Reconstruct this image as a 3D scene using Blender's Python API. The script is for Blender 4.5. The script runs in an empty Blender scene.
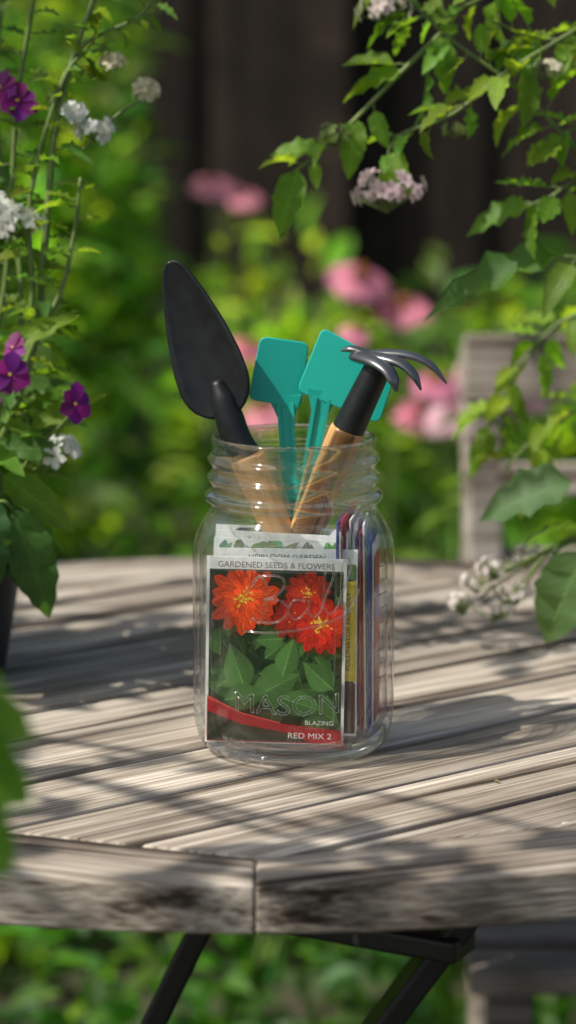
import bpy, math, random
import numpy as np
from mathutils import Vector, Matrix
from collections import Counter
rng = np.random.default_rng(11); random.seed(11)
scene = bpy.context.scene
R = random.uniform

# ---------------------------------------------------------------- materials
def new_mat(name):
    m = bpy.data.materials.new(name); m.use_nodes = True
    nt = m.node_tree; nt.nodes.clear()
    out = nt.nodes.new('ShaderNodeOutputMaterial')
    return m, nt, out
def N(nt, t, **kw):
    n = nt.nodes.new(t)
    for k, v in kw.items(): setattr(n, k, v)
    return n
def ramp(nt, stops):
    r = N(nt, 'ShaderNodeValToRGB'); e = r.color_ramp.elements
    while len(e) < len(stops): e.new(0.5)
    for i, (p, c) in enumerate(stops):
        e[i].position = p; e[i].color = (*c, 1)
    return r
def math_n(nt, op, a=None, b=None, clamp=False):
    n = N(nt, 'ShaderNodeMath', operation=op); n.use_clamp = clamp
    for i, v in enumerate((a, b)):
        if v is None: continue
        if isinstance(v, (int, float)): n.inputs[i].default_value = v
        else: nt.links.new(v, n.inputs[i])
    return n.outputs[0]
def mixc(nt, mode, fac, a, b):
    n = N(nt, 'ShaderNodeMix', data_type='RGBA', blend_type=mode)
    for i, v in ((0, fac), (6, a), (7, b)):
        if isinstance(v, (int, float)): n.inputs[i].default_value = v
        elif isinstance(v, tuple): n.inputs[i].default_value = (*v, 1)
        else: nt.links.new(v, n.inputs[i])
    return n.outputs[2]

def wood_mat(name, dark, light, rough=0.75, bump=0.5, random_amt=0.25, sc=1.0, stain=0.5):
    m, nt, out = new_mat(name); L = nt.links.new
    tc = N(nt, 'ShaderNodeTexCoord'); oi = N(nt, 'ShaderNodeObjectInfo')
    add = N(nt, 'ShaderNodeVectorMath', operation='ADD')
    cmb = N(nt, 'ShaderNodeCombineXYZ')
    off = math_n(nt, 'MULTIPLY', oi.outputs['Random'], 37.0)
    for i in range(3): L(off, cmb.inputs[i])
    L(tc.outputs['Object'], add.inputs[0]); L(cmb.outputs[0], add.inputs[1])
    def nz(scale, s, det=4, dist=0.0):
        mp = N(nt, 'ShaderNodeMapping'); mp.inputs['Scale'].default_value = scale
        L(add.outputs[0], mp.inputs[0])
        n = N(nt, 'ShaderNodeTexNoise'); n.inputs['Scale'].default_value = s
        n.inputs['Detail'].default_value = det; n.inputs['Distortion'].default_value = dist
        L(mp.outputs[0], n.inputs['Vector']); return n.outputs[0]
    g1 = nz((2.0*sc, 70*sc, 70*sc), 1.0, 5, 0.6)
    g2 = nz((9*sc, 420*sc, 420*sc), 1.0, 3, 0.2)
    g3 = nz((9, 14, 14), 1.0, 4, 0.5)
    v = math_n(nt, 'ADD', math_n(nt, 'MULTIPLY', g1, 0.5), math_n(nt, 'MULTIPLY', g2, 0.5))
    r = ramp(nt, [(0.38, dark), (0.5, tuple((a+b)/2 for a, b in zip(dark, light))), (0.60, light)])
    L(v, r.inputs[0])
    st = ramp(nt, [(0.35, (1-stain, 1-stain*1.05, 1-stain*1.1)), (0.6, (1, 1, 1))]); L(g3, st.inputs[0])
    c = mixc(nt, 'MULTIPLY', 1.0, r.outputs[0], st.outputs[0])
    br = N(nt, 'ShaderNodeMapRange'); br.inputs[3].default_value = 1-random_amt; br.inputs[4].default_value = 1+random_amt
    L(oi.outputs['Random'], br.inputs[0])
    hs = N(nt, 'ShaderNodeHueSaturation'); L(br.outputs[0], hs.inputs['Value']); L(c, hs.inputs['Color'])
    cr = ramp(nt, [(0.34, (0.18, 0.15, 0.13)), (0.40, (1, 1, 1))]); L(g1, cr.inputs[0])
    c2 = mixc(nt, 'MULTIPLY', 0.9, hs.outputs[0], cr.outputs[0])
    b = N(nt, 'ShaderNodeBsdfPrincipled'); L(c2, b.inputs['Base Color']); b.inputs['Roughness'].default_value = rough
    b.inputs['Specular IOR Level'].default_value = 0.3
    bp = N(nt, 'ShaderNodeBump'); bp.inputs['Strength'].default_value = bump; bp.inputs['Distance'].default_value = 0.002
    L(v, bp.inputs['Height']); L(bp.outputs[0], b.inputs['Normal'])
    L(b.outputs[0], out.inputs[0]); return m

def leaf_mat(name, trans=0.45, rough=0.5, veins=0.35, tint=(2.6, 2.3, 0.7)):
    m, nt, out = new_mat(name); L = nt.links.new
    at = N(nt, 'ShaderNodeAttribute', attribute_name='Col')
    lu = N(nt, 'ShaderNodeAttribute', attribute_name='luv')
    sp = N(nt, 'ShaderNodeSeparateXYZ'); L(lu.outputs['Vector'], sp.inputs[0])
    s = math_n(nt, 'ABSOLUTE', sp.outputs[1])
    ph = math_n(nt, 'SUBTRACT', math_n(nt, 'MULTIPLY', sp.outputs[0], 8.0), math_n(nt, 'MULTIPLY', s, 2.4))
    fr = math_n(nt, 'FRACT', math_n(nt, 'ADD', ph, 10.0))
    tri = math_n(nt, 'ABSOLUTE', math_n(nt, 'SUBTRACT', fr, 0.5))
    vein = math_n(nt, 'MULTIPLY', math_n(nt, 'SUBTRACT', tri, 0.40, True), 10.0, True)
    mid = math_n(nt, 'MULTIPLY', math_n(nt, 'SUBTRACT', 0.10, s, True), 10.0, True)
    vv = math_n(nt, 'MAXIMUM', math_n(nt, 'MULTIPLY', vein, 0.6), mid)
    tc = N(nt, 'ShaderNodeTexCoord'); nz = N(nt, 'ShaderNodeTexNoise'); nz.inputs['Scale'].default_value = 60
    L(tc.outputs['Object'], nz.inputs['Vector'])
    f = math_n(nt, 'ADD', math_n(nt, 'MULTIPLY', vv, veins), math_n(nt, 'ADD', math_n(nt, 'MULTIPLY', nz.outputs[0], 0.5), 0.75))
    c = N(nt, 'ShaderNodeVectorMath', operation='SCALE'); L(at.outputs['Color'], c.inputs[0]); L(f, c.inputs['Scale'])
    b = N(nt, 'ShaderNodeBsdfPrincipled'); L(c.outputs[0], b.inputs['Base Color'])
    b.inputs['Roughness'].default_value = rough; b.inputs['Specular IOR Level'].default_value = 0.3
    bp = N(nt, 'ShaderNodeBump'); bp.inputs['Strength'].default_value = 0.35; bp.inputs['Distance'].default_value = 0.001
    bp.invert = True
    L(vv, bp.inputs['Height']); L(bp.outputs[0], b.inputs['Normal'])
    tm = N(nt, 'ShaderNodeVectorMath', operation='MULTIPLY'); L(c.outputs[0], tm.inputs[0]); tm.inputs[1].default_value = tint
    t = N(nt, 'ShaderNodeBsdfTranslucent'); L(tm.outputs[0], t.inputs[0])
    mx = N(nt, 'ShaderNodeMixShader'); mx.inputs[0].default_value = trans
    L(b.outputs[0], mx.inputs[1]); L(t.outputs[0], mx.inputs[2]); L(mx.outputs[0], out.inputs[0]); return m

def plain_mat(name, col, rough=0.5, metal=0.0, spec=0.5, noise=0.12, nscale=40, bump=0.1, coat=0.0):
    m, nt, out = new_mat(name); L = nt.links.new
    tc = N(nt, 'ShaderNodeTexCoord'); nz = N(nt, 'ShaderNodeTexNoise'); nz.inputs['Scale'].default_value = nscale
    nz.inputs['Detail'].default_value = 5; L(tc.outputs['Object'], nz.inputs['Vector'])
    r = ramp(nt, [(0.3, tuple(c*(1-noise) for c in col)), (0.7, tuple(min(1, c*(1+noise)) for c in col))]); L(nz.outputs[0], r.inputs[0])
    b = N(nt, 'ShaderNodeBsdfPrincipled'); L(r.outputs[0], b.inputs['Base Color'])
    rr = N(nt, 'ShaderNodeMapRange'); rr.inputs[3].default_value = rough*0.85; rr.inputs[4].default_value = min(1, rough*1.2)
    L(nz.outputs[0], rr.inputs[0]); L(rr.outputs[0], b.inputs['Roughness'])
    b.inputs['Metallic'].default_value = metal; b.inputs['Specular IOR Level'].default_value = spec
    b.inputs['Coat Weight'].default_value = coat
    bp = N(nt, 'ShaderNodeBump'); bp.inputs['Strength'].default_value = bump; bp.inputs['Distance'].default_value = 0.001
    L(nz.outputs[0], bp.inputs['Height']); L(bp.outputs[0], b.inputs['Normal'])
    L(b.outputs[0], out.inputs[0]); return m

def print_mat():
    m, nt, out = new_mat('printed_paper'); L = nt.links.new
    at = N(nt, 'ShaderNodeAttribute', attribute_name='Col')
    tc = N(nt, 'ShaderNodeTexCoord'); nz = N(nt, 'ShaderNodeTexNoise'); nz.inputs['Scale'].default_value = 260
    nz.inputs['Detail'].default_value = 4; L(tc.outputs['Object'], nz.inputs['Vector'])
    f = math_n(nt, 'ADD', math_n(nt, 'MULTIPLY', nz.outputs[0], 0.5), 0.75)
    c = N(nt, 'ShaderNodeVectorMath', operation='SCALE'); L(at.outputs['Color'], c.inputs[0]); L(f, c.inputs['Scale'])
    b = N(nt, 'ShaderNodeBsdfPrincipled'); L(c.outputs[0], b.inputs['Base Color']); b.inputs['Roughness'].default_value = 0.5
    b.inputs['Specular IOR Level'].default_value = 0.3
    L(b.outputs[0], out.inputs[0]); return m

def petal_mat():
    m, nt, out = new_mat('petal'); L = nt.links.new
    at = N(nt, 'ShaderNodeAttribute', attribute_name='Col')
    b = N(nt, 'ShaderNodeBsdfPrincipled'); L(at.outputs['Color'], b.inputs['Base Color']); b.inputs['Roughness'].default_value = 0.6
    t = N(nt, 'ShaderNodeBsdfTranslucent'); L(at.outputs['Color'], t.inputs[0])
    mx = N(nt, 'ShaderNodeMixShader'); mx.inputs[0].default_value = 0.4
    L(b.outputs[0], mx.inputs[1]); L(t.outputs[0], mx.inputs[2]); L(mx.outputs[0], out.inputs[0]); return m

def glass_mat(name, refr=0.06, tint=(0.985, 0.993, 0.988), base=0.022, edge=0.75, bump=0.15, pw=4.0):
    m, nt, out = new_mat(name); L = nt.links.new
    lw = N(nt, 'ShaderNodeLayerWeight'); lw.inputs[0].default_value = 0.5
    p = math_n(nt, 'POWER', lw.outputs['Facing'], pw)
    fac = math_n(nt, 'ADD', math_n(nt, 'MULTIPLY', p, edge), base, True)
    tr = N(nt, 'ShaderNodeBsdfTransparent'); tr.inputs[0].default_value = (*tint, 1)
    gl = N(nt, 'ShaderNodeBsdfGlossy'); gl.inputs['Roughness'].default_value = 0.07
    gs = N(nt, 'ShaderNodeBsdfGlass'); gs.inputs['IOR'].default_value = 1.45; gs.inputs['Roughness'].default_value = 0.0
    gs.inputs['Color'].default_value = (*tint, 1)
    tc = N(nt, 'ShaderNodeTexCoord'); nz = N(nt, 'ShaderNodeTexNoise'); nz.inputs['Scale'].default_value = 35
    L(tc.outputs['Object'], nz.inputs['Vector'])
    bp = N(nt, 'ShaderNodeBump'); bp.inputs['Strength'].default_value = bump; bp.inputs['Distance'].default_value = 0.002
    L(nz.outputs[0], bp.inputs['Height']); L(bp.outputs[0], gl.inputs['Normal']); L(bp.outputs[0], gs.inputs['Normal'])
    m1 = N(nt, 'ShaderNodeMixShader'); m1.inputs[0].default_value = refr
    L(tr.outputs[0], m1.inputs[1]); L(gs.outputs[0], m1.inputs[2])
    m2 = N(nt, 'ShaderNodeMixShader'); L(fac, m2.inputs[0]); L(m1.outputs[0], m2.inputs[1]); L(gl.outputs[0], m2.inputs[2])
    L(m2.outputs[0], out.inputs[0]); return m

def ground_mat():
    m, nt, out = new_mat('soil'); L = nt.links.new
    tc = N(nt, 'ShaderNodeTexCoord'); nz = N(nt, 'ShaderNodeTexNoise'); nz.inputs['Scale'].default_value = 5
    nz.inputs['Detail'].default_value = 8; L(tc.outputs['Object'], nz.inputs['Vector'])
    r = ramp(nt, [(0.35, (0.03, 0.022, 0.014)), (0.5, (0.05, 0.042, 0.024)), (0.6, (0.04, 0.07, 0.02))]); L(nz.outputs[0], r.inputs[0])
    b = N(nt, 'ShaderNodeBsdfPrincipled'); L(r.outputs[0], b.inputs['Base Color']); b.inputs['Roughness'].default_value = 0.95
    bp = N(nt, 'ShaderNodeBump'); bp.inputs['Strength'].default_value = 0.8; bp.inputs['Distance'].default_value = 0.03
    L(nz.outputs[0], bp.inputs['Height']); L(bp.outputs[0], b.inputs['Normal']); L(b.outputs[0], out.inputs[0]); return m

M_TABLE = wood_mat('weathered_teak', (0.155, 0.118, 0.088), (0.62, 0.545, 0.455), stain=0.42, bump=0.6)
M_CHAIR = wood_mat('weathered_chair_wood', (0.17, 0.135, 0.11), (0.42, 0.37, 0.32))
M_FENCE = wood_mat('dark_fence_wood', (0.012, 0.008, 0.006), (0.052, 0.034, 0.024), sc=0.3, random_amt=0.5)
M_HANDLE = wood_mat('ash_handle', (0.52, 0.27, 0.09), (0.76, 0.46, 0.20), rough=0.4, bump=0.1, random_amt=0.05, sc=1.5, stain=0.15)
M_BARK = plain_mat('bark', (0.09, 0.065, 0.045), 0.9, noise=0.4, nscale=30, bump=0.8)
M_TWIG = plain_mat('green_stem', (0.13, 0.19, 0.045), 0.55, noise=0.3, nscale=60)
M_LEAF = leaf_mat('leaf', tint=(3.0, 2.8, 0.7))
M_BGLEAF = leaf_mat('bed_leaf', trans=0.5, rough=0.38, veins=0.2, tint=(3.3, 3.3, 0.9))
M_PETAL = petal_mat()
M_BLACK = plain_mat('black_coated_steel', (0.009, 0.011, 0.012), 0.42, noise=0.3, nscale=120, spec=0.35)
M_FORK = plain_mat('grey_steel', (0.20, 0.20, 0.21), 0.30, metal=0.85, noise=0.2, nscale=80)
M_TEAL = plain_mat('teal_plastic', (0.012, 0.42, 0.34), 0.38, noise=0.05, nscale=20, bump=0.03)
M_GLASS = glass_mat('clear_glass', 0.08, base=0.018, edge=0.9)
M_GLASS2 = glass_mat('thick_clear_glass', 0.36, base=0.03, edge=0.85, bump=0.3, pw=3.2)
M_EMB = glass_mat('embossed_glass', 0.25, (0.95, 0.97, 0.96), 0.08, 0.6, pw=2.5)
M_PRINT = print_mat()
M_POT = plain_mat('black_plastic', (0.018, 0.018, 0.022), 0.4)
M_IRON = plain_mat('black_iron', (0.012, 0.012, 0.013), 0.45)
M_SOIL = ground_mat()

# ---------------------------------------------------------------- mesh tools
class MB:
    def __init__(s): s.v=[]; s.f=[]; s.c=[]; s.l=[]; s.n=0
    def add(s, v, f, col, luv=None, cf=None):
        v = np.asarray(v, float); k = len(v)
        c = np.tile(np.asarray(col, float)[:3], (k, 1))
        if cf is not None: c = c*np.asarray(cf)[:, None]
        s.v.append(v); s.c.append(c); s.l.append(np.full((k,3), 0.5) if luv is None else luv)
        s.f.extend([tuple(i+s.n for i in q) for q in f]); s.n += k
    def build(s, name, mat, parent=None, smooth=True):
        me = bpy.data.meshes.new(name)
        V = np.vstack(s.v); me.from_pydata(V.tolist(), [], s.f)
        a = me.color_attributes.new('Col', 'FLOAT_COLOR', 'POINT')
        C = np.hstack([np.vstack(s.c), np.ones((s.n, 1))]); a.data.foreach_set('color', C.ravel().astype(np.float32))
        b = me.attributes.new('luv', 'FLOAT_VECTOR', 'POINT'); b.data.foreach_set('vector', np.vstack(s.l).ravel().astype(np.float32))
        me.polygons.foreach_set('use_smooth', [smooth]*len(me.polygons))
        me.materials.append(mat); me.update()
        o = bpy.data.objects.new(name, me); scene.collection.objects.link(o)
        if parent: o.parent = parent
        return o
def empty(name, loc=(0,0,0)):
    e = bpy.data.objects.new(name, None); e.empty_display_size = 0.05; e.location = loc
    scene.collection.objects.link(e); return e

def leaf_t(n=6, bend=0.25, fold=0.25, serr=0.0, a=0.7, b=0.9, wave=0.0):
    v=[]; l=[]; cf=[]
    mx = max((t**a)*((1-t)**b) for t in np.linspace(0.01, .99, 60))
    for i in range(n+1):
        t = i/n; w = 0.5*(t**a)*((1-t)**b)/mx if 0 < t < 1 else 0.012
        if serr and i % 2: w *= 1-serr
        z = -bend*t*t
        wv = wave*math.sin(i*1.9)
        v += [(t, w, fold*w+wv*w+z), (t, 0, z), (t, -w, fold*w-wv*w+z)]
        l += [(t,1,0),(t,0,0),(t,-1,0)]; cf += [1.0,1.08,0.94]
    f=[]
    for i in range(n):
        p=3*i; f += [(p,p+3,p+4,p+1),(p+1,p+4,p+5,p+2)]
    return np.array(v), f, np.array(l,float), np.array(cf)
def nrm(a): return a/np.maximum(np.linalg.norm(a,axis=-1,keepdims=True),1e-9)
def mass(mb, P, D, Nn, L, W, C, tm):
    tv, tf, tl, cf = tm; n=len(P); k=len(tv)
    D=nrm(D); Y=nrm(np.cross(Nn,D)); Z=np.cross(D,Y)
    V = P[:,None,:] + tv[None,:,0:1]*L[:,None,None]*D[:,None,:] + tv[None,:,1:2]*W[:,None,None]*Y[:,None,:] + tv[None,:,2:3]*L[:,None,None]*Z[:,None,:]
    mb.v.append(V.reshape(-1,3)); mb.c.append((C[:,None,:]*cf[None,:,None]).reshape(-1,3)); mb.l.append(np.tile(tl,(n,1)))
    F = np.array(tf)[None,:,:]+(np.arange(n)*k)[:,None,None]+mb.n
    mb.f.extend(map(tuple, F.reshape(-1,4).tolist())); mb.n += n*k
def leaf1(mb, p, d, nn, L, W, c, tm):
    mass(mb, np.array([p],float), np.array([d],float), np.array([nn],float), np.array([L]), np.array([W]), np.array([c],float), tm)
T_LOW = leaf_t(3, 0.2, 0.3)
T_NEAR = [leaf_t(12, b, f, 0.10, 0.55, 0.85, w) for b, f, w in ((0.15,0.3,0.1),(0.35,0.2,0.15),(0.5,0.35,0.1),(0.05,0.15,0.2))]
T_OV = [leaf_t(12, b, f, 0.0, 0.5, 0.7, w) for b, f, w in ((0.3,0.25,0.15),(0.55,0.2,0.1))]
T_PET = leaf_t(4, 0.15, 0.15, 0, 0.9, 0.4)
T_PETD = leaf_t(5, 0.5, 0.1, 0, 0.8, 0.35)

def catmull(pts, m=6):
    P=[np.array(p,float) for p in pts]; P=[2*P[0]-P[1]]+P+[2*P[-1]-P[-2]]; out=[]
    for i in range(1,len(P)-2):
        for j in range(m):
            t=j/m; out.append(0.5*((2*P[i])+(-P[i-1]+P[i+1])*t+(2*P[i-1]-5*P[i]+4*P[i+1]-P[i+2])*t*t+(-P[i-1]+3*P[i]-3*P[i+1]+P[i+2])*t**3))
    out.append(P[-2]); return np.array(out)
def tube(mb, pts, r, col=(0.5,0.5,0.5), n=8, m=6, sm=True, flat=1.0):
    Q = catmull(pts, m) if sm else np.array(pts,float); K=len(Q)
    r = np.interp(np.linspace(0,1,K), np.linspace(0,1,len(r)), r) if hasattr(r,'__len__') else np.full(K,r)
    T = nrm(np.gradient(Q,axis=0)); up=np.array([0,0,1.0]) if abs(T[0][2])<0.9 else np.array([0,1.0,0])
    x = nrm(np.cross(up,T[0])); V=[]
    for i in range(K):
        x = nrm(x-T[i]*np.dot(x,T[i])); y=np.cross(T[i],x)
        for j in range(n):
            a=2*math.pi*j/n; V.append(Q[i]+r[i]*(x*math.cos(a)+y*math.sin(a)*flat))
    F=[(i*n+j, i*n+(j+1)%n, (i+1)*n+(j+1)%n, (i+1)*n+j) for i in range(K-1) for j in range(n)]
    F += [tuple(range(n))[::-1], tuple((K-1)*n+j for j in range(n))]
    mb.add(V,F,col); return Q
def clip(poly, planes):
    for nx,ny,c in planes:
        o=[]; k=len(poly)
        for i in range(k):
            p,q=poly[i],poly[(i+1)%k]; dp=nx*p[0]+ny*p[1]-c; dq=nx*q[0]+ny*q[1]-c
            if dp<=0: o.append(p)
            if dp*dq<0:
                t=dp/(dp-dq); o.append((p[0]+t*(q[0]-p[0]),p[1]+t*(q[1]-p[1])))
        poly=o
        if len(poly)<3: return []
    return poly
def prism(name, poly, z0, z1, mat, parent, loc=(0,0,0), rotz=0, bevel=0.002):
    k=len(poly); V=[(x,y,z0) for x,y in poly]+[(x,y,z1) for x,y in poly]
    F=[tuple(range(k))[::-1], tuple(range(k,2*k))]+[(i,(i+1)%k,k+(i+1)%k,k+i) for i in range(k)]
    mb=MB(); mb.add(V,F,(1,1,1)); o=mb.build(name,mat,parent,False); o.location=loc; o.rotation_euler=(0,0,rotz)
    if bevel:
        b=o.modifiers.new('b','BEVEL'); b.width=bevel; b.segments=3; b.limit_method='ANGLE'; b.angle_limit=math.radians(40)
    return o
def box(name, c, s, mat, parent, rot=(0,0,0), bevel=0.003):
    o=prism(name,[(-s[0]/2,-s[1]/2),(s[0]/2,-s[1]/2),(s[0]/2,s[1]/2),(-s[0]/2,s[1]/2)],-s[2]/2,s[2]/2,mat,parent,c,0,bevel)
    o.rotation_euler=rot; return o
def bar(name, a, b, w, t, mat, parent):
    a=Vector(a); b=Vector(b); d=b-a
    o=box(name,(a+b)/2,(w,t,d.length),mat,parent); q=d.to_track_quat('Z','Y'); o.rotation_mode='QUATERNION'; o.rotation_quaternion=q; return o
def text_geo(s, size):
    cu=bpy.data.curves.new('t','FONT'); cu.body=s; cu.size=size; cu.align_x='CENTER'; cu.resolution_u=3
    o=bpy.data.objects.new('t',cu); scene.collection.objects.link(o)
    dg=bpy.context.evaluated_depsgraph_get(); me=bpy.data.meshes.new_from_object(o.evaluated_get(dg))
    V=np.array([v.co[:] for v in me.vertices]); F=[tuple(p.vertices) for p in me.polygons]
    bpy.data.objects.remove(o); bpy.data.meshes.remove(me); return V,F

# ---------------------------------------------------------------- ground, sky, sun, camera
mb=MB(); g=np.linspace(-100,100,41); V=[(x,y,0) for y in g for x in g]
F=[(j*41+i,j*41+i+1,(j+1)*41+i+1,(j+1)*41+i) for j in range(40) for i in range(40)]
mb.add(V,F,(1,1,1)); mb.build('ground',M_SOIL)

S = Vector((-0.56,-0.25,0.78)).normalized()
w = bpy.data.worlds.new('World'); scene.world=w; w.use_nodes=True; nt=w.node_tree
sky=nt.nodes.new('ShaderNodeTexSky'); sky.sky_type='NISHITA'; sky.sun_disc=False
sky.sun_elevation=math.asin(S.z); sky.sun_rotation=math.atan2(S.x,S.y); sky.dust_density=3.0; sky.ozone_density=0.3; sky.air_density=0.9
bg=nt.nodes['Background']; bg.inputs[1].default_value=0.115; nt.links.new(sky.outputs[0],bg.inputs[0])
sl=bpy.data.lights.new('sun','SUN'); sl.energy=5.0; sl.angle=math.radians(0.5); sl.color=(1,0.95,0.86)
so=bpy.data.objects.new('sun',sl); so.rotation_euler=S.to_track_quat('Z','Y').to_euler(); so.location=(-3,-1,5); scene.collection.objects.link(so)
cam=bpy.data.cameras.new('camera'); co=bpy.data.objects.new('camera',cam); scene.collection.objects.link(co)
co.location=(0,-1.30,1.10); co.rotation_euler=(math.radians(90-10.5),0,0)
cam.sensor_fit='VERTICAL'; cam.sensor_height=36; cam.lens=86.8; cam.clip_start=0.02; cam.clip_end=500
cam.dof.use_dof=True; cam.dof.focus_distance=1.285; cam.dof.aperture_fstop=5.0
scene.camera=co
scene.view_settings.view_transform='Standard'; scene.view_settings.look='None'; scene.view_settings.exposure=0

# ---------------------------------------------------------------- table
TZ=0.73; table=empty('round_wooden_table',(-0.015,0.1425,0))
ao,bo,ai,bi=0.455,0.373,0.412,0.336
inn=[(ai*math.cos(math.radians(-90+45*k)), bi*math.sin(math.radians(-90+45*k))) for k in range(8)]
for k in range(8):
    a0=math.radians(-90+45*k); a1=math.radians(-90+45*(k+1))
    p0,p1=inn[k],inn[(k+1)%8]
    e=0.0006
    arc=[(ao*math.cos(a),bo*math.sin(a)) for a in np.linspace(a0+e,a1-e,28)]
    d=Vector((p1[0]-p0[0],p1[1]-p0[1])).normalized()
    q0=(p0[0]+d.x*0.0003,p0[1]+d.y*0.0003); q1=(p1[0]-d.x*0.0003,p1[1]-d.y*0.0003)
    poly=[q0]+arc+[q1]
    ang=math.atan2(d.y,d.x); cx,cy=((p0[0]+p1[0])/2,(p0[1]+p1[1])/2); ca,sa=math.cos(-ang),math.sin(-ang)
    loc=[((x-cx)*ca-(y-cy)*sa,(x-cx)*sa+(y-cy)*ca) for x,y in poly]
    prism('rim_board_%d'%k,loc,-0.024,0.0,M_TABLE,table,(cx,cy,TZ),ang,0.0018)
th=math.radians(37); ux,uy=math.cos(th),math.sin(th); ct,st=math.cos(-th),math.sin(-th)
loci=[(x*ct-y*st,x*st+y*ct) for x,y in inn]
pl=[]
for k in range(8):
    x0,y0=loci[k]; x1,y1=loci[(k+1)%8]; nx,ny=(y1-y0),-(x1-x0); l=math.hypot(nx,ny); nx/=l; ny/=l
    pl.append((nx,ny,nx*x0+ny*y0-0.0022))
j=0; off=-0.45
while off<0.45:
    strip=[(-1,off),(1,off),(1,off+0.0535),(-1,off+0.0535)]
    p=clip(strip,pl)
    if len(p)>=3:
        dz=R(-0.0012,0.0)
        prism('slat_%d'%j,p,-0.020,dz,M_TABLE,table,(0,0,TZ),th,0.0020); j+=1
    off+=0.0595
for k,o in enumerate((-0.15,0.15)):
    b=box('batten_%d'%k,(o*ux,o*uy,TZ-0.036),(0.05,0.42,0.03),M_TABLE,table,(0,0,th))
def leg(n,a,b): bar(n,Vector(a)-Vector((-0.015,0.1425,0)),Vector(b)-Vector((-0.015,0.1425,0)),0.030,0.014,M_IRON,table)
leg('leg_1',(0.155,0.03,0.70),(-0.34,0.03,0.0)); leg('leg_2',(-0.005,0.06,0.70),(-0.33,0.10,0.0))
leg('leg_3',(-0.38,0.25,0.70),(-0.10,0.25,0.0)); leg('leg_4',(-0.36,0.31,0.70),(-0.06,0.31,0.0))
leg('cross_bar',(-0.04,0.045,0.640),(0.115,0.045,0.628)); leg('foot_bar',(-0.34,0.03,0.02),(-0.33,0.10,0.02))
leg('top_bar',(-0.24,0.045,0.692),(0.24,0.045,0.692)); leg('top_bar_back',(-0.38,0.28,0.692),(0.24,0.28,0.692))
leg('brace',(-0.08,0.12,0.605),(0.10,0.02,0.607))

# ---------------------------------------------------------------- chair
ch=empty('wooden_garden_chair',(0.38,0.60,0))
for k,(z,h) in enumerate(((0.836,0.058),(0.740,0.028),(0.665,0.028),(0.59,0.028))):
    box('back_rail_%d'%k,(0,0.20,z),(0.46,0.022,h),M_CHAIR,ch,(math.radians(-8),0,0))
for s in (-1,1):
    bar('post_%d'%s,(s*0.215,0.215,0.855),(s*0.20,0.12,0.0),0.030,0.030,M_CHAIR,ch)
    bar('front_leg_%d'%s,(s*0.22,-0.21,0.44),(s*0.22,-0.22,0.0),0.032,0.03,M_CHAIR,ch)
    bar('side_rail_%d'%s,(s*0.22,-0.22,0.425),(s*0.22,0.17,0.425),0.03,0.022,M_CHAIR,ch)
for k in range(7): box('seat_slat_%d'%k,(0,-0.21+k*0.058,0.45),(0.50,0.048,0.018),M_CHAIR,ch)

# ---------------------------------------------------------------- fence
fe=empty('wooden_fence',(0,5.0,0)); x=-8.0; k=0
while x<8:
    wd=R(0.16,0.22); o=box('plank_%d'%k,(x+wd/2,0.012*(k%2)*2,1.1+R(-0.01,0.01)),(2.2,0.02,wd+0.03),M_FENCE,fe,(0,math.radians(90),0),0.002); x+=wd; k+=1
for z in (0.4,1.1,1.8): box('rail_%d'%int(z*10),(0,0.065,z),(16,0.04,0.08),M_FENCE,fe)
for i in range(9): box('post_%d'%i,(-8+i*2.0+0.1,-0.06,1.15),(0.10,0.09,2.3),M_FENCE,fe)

# ---------------------------------------------------------------- jar
JX,JY=0.003,0.0
jar=empty('mason_jar',(JX,JY,TZ+0.0005))
prof=[(0.0005,0.0045),(0.034,0.004),(0.039,0.001),(0.042,0.0),(0.046,0.0008),(0.0505,0.0045),(0.0530,0.011),(0.0541,0.020),(0.0543,0.030),
(0.0543,0.070),(0.0543,0.104),(0.0540,0.110),(0.0527,0.1165),(0.0500,0.1225),(0.0468,0.1275),(0.0450,0.1300),(0.0445,0.1325),(0.0446,0.1345),
(0.0472,0.1362),(0.0478,0.1378),(0.0472,0.1394),(0.0446,0.1410),(0.0442,0.1440),(0.0450,0.1460),(0.0463,0.1474),(0.0464,0.1487),(0.0450,0.1502),(0.0440,0.1520),
(0.0440,0.1545),(0.0449,0.1560),(0.0460,0.1573),(0.0460,0.1586),(0.0446,0.1602),(0.0436,0.1620),(0.0436,0.1660),(0.0440,0.1680),(0.0434,0.1697),(0.0420,0.1703),(0.0408,0.1696),
(0.0403,0.1670),(0.0402,0.1450),(0.0405,0.1330),(0.0425,0.1290),(0.0465,0.1215),(0.0495,0.1130),(0.0505,0.1040),(0.0508,0.070),(0.0508,0.030),(0.0503,0.019),(0.0480,0.0115),(0.043,0.0085),(0.030,0.0075),(0.0005,0.0078)]
pc=catmull([(r,0,z) for r,z in prof],3); n=112; V=[];F=[]
for p in pc:
    for j in range(n):
        a=2*math.pi*j/n; r=max(p[0],0.0002); V.append((r*math.cos(a),r*math.sin(a),p[2]))
K=len(pc); mi=[]
for i in range(K-1):
    zz=(pc[i][2]+pc[i+1][2])/2
    for j in range(n): F.append((i*n+j,i*n+(j+1)%n,(i+1)*n+(j+1)%n,(i+1)*n+j)); mi.append(1 if (zz>0.1335 or zz<0.013) else 0)
F+= [tuple(range(n))[::-1], tuple((K-1)*n+j for j in range(n))]; mi+=[1,1]
mb=MB(); mb.add(V,F,(1,1,1)); o=mb.build('glass_body',M_GLASS,jar); o.data.materials.append(M_GLASS2); o.data.polygons.foreach_set('material_index',mi)
def wrap(x,z,r,a0=0.0):
    a=-math.pi/2+a0+x/0.0543; return (r*math.cos(a),r*math.sin(a),z)
V,F=text_geo('MASON',0.0150)
mb=MB(); ec=Counter()
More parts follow.
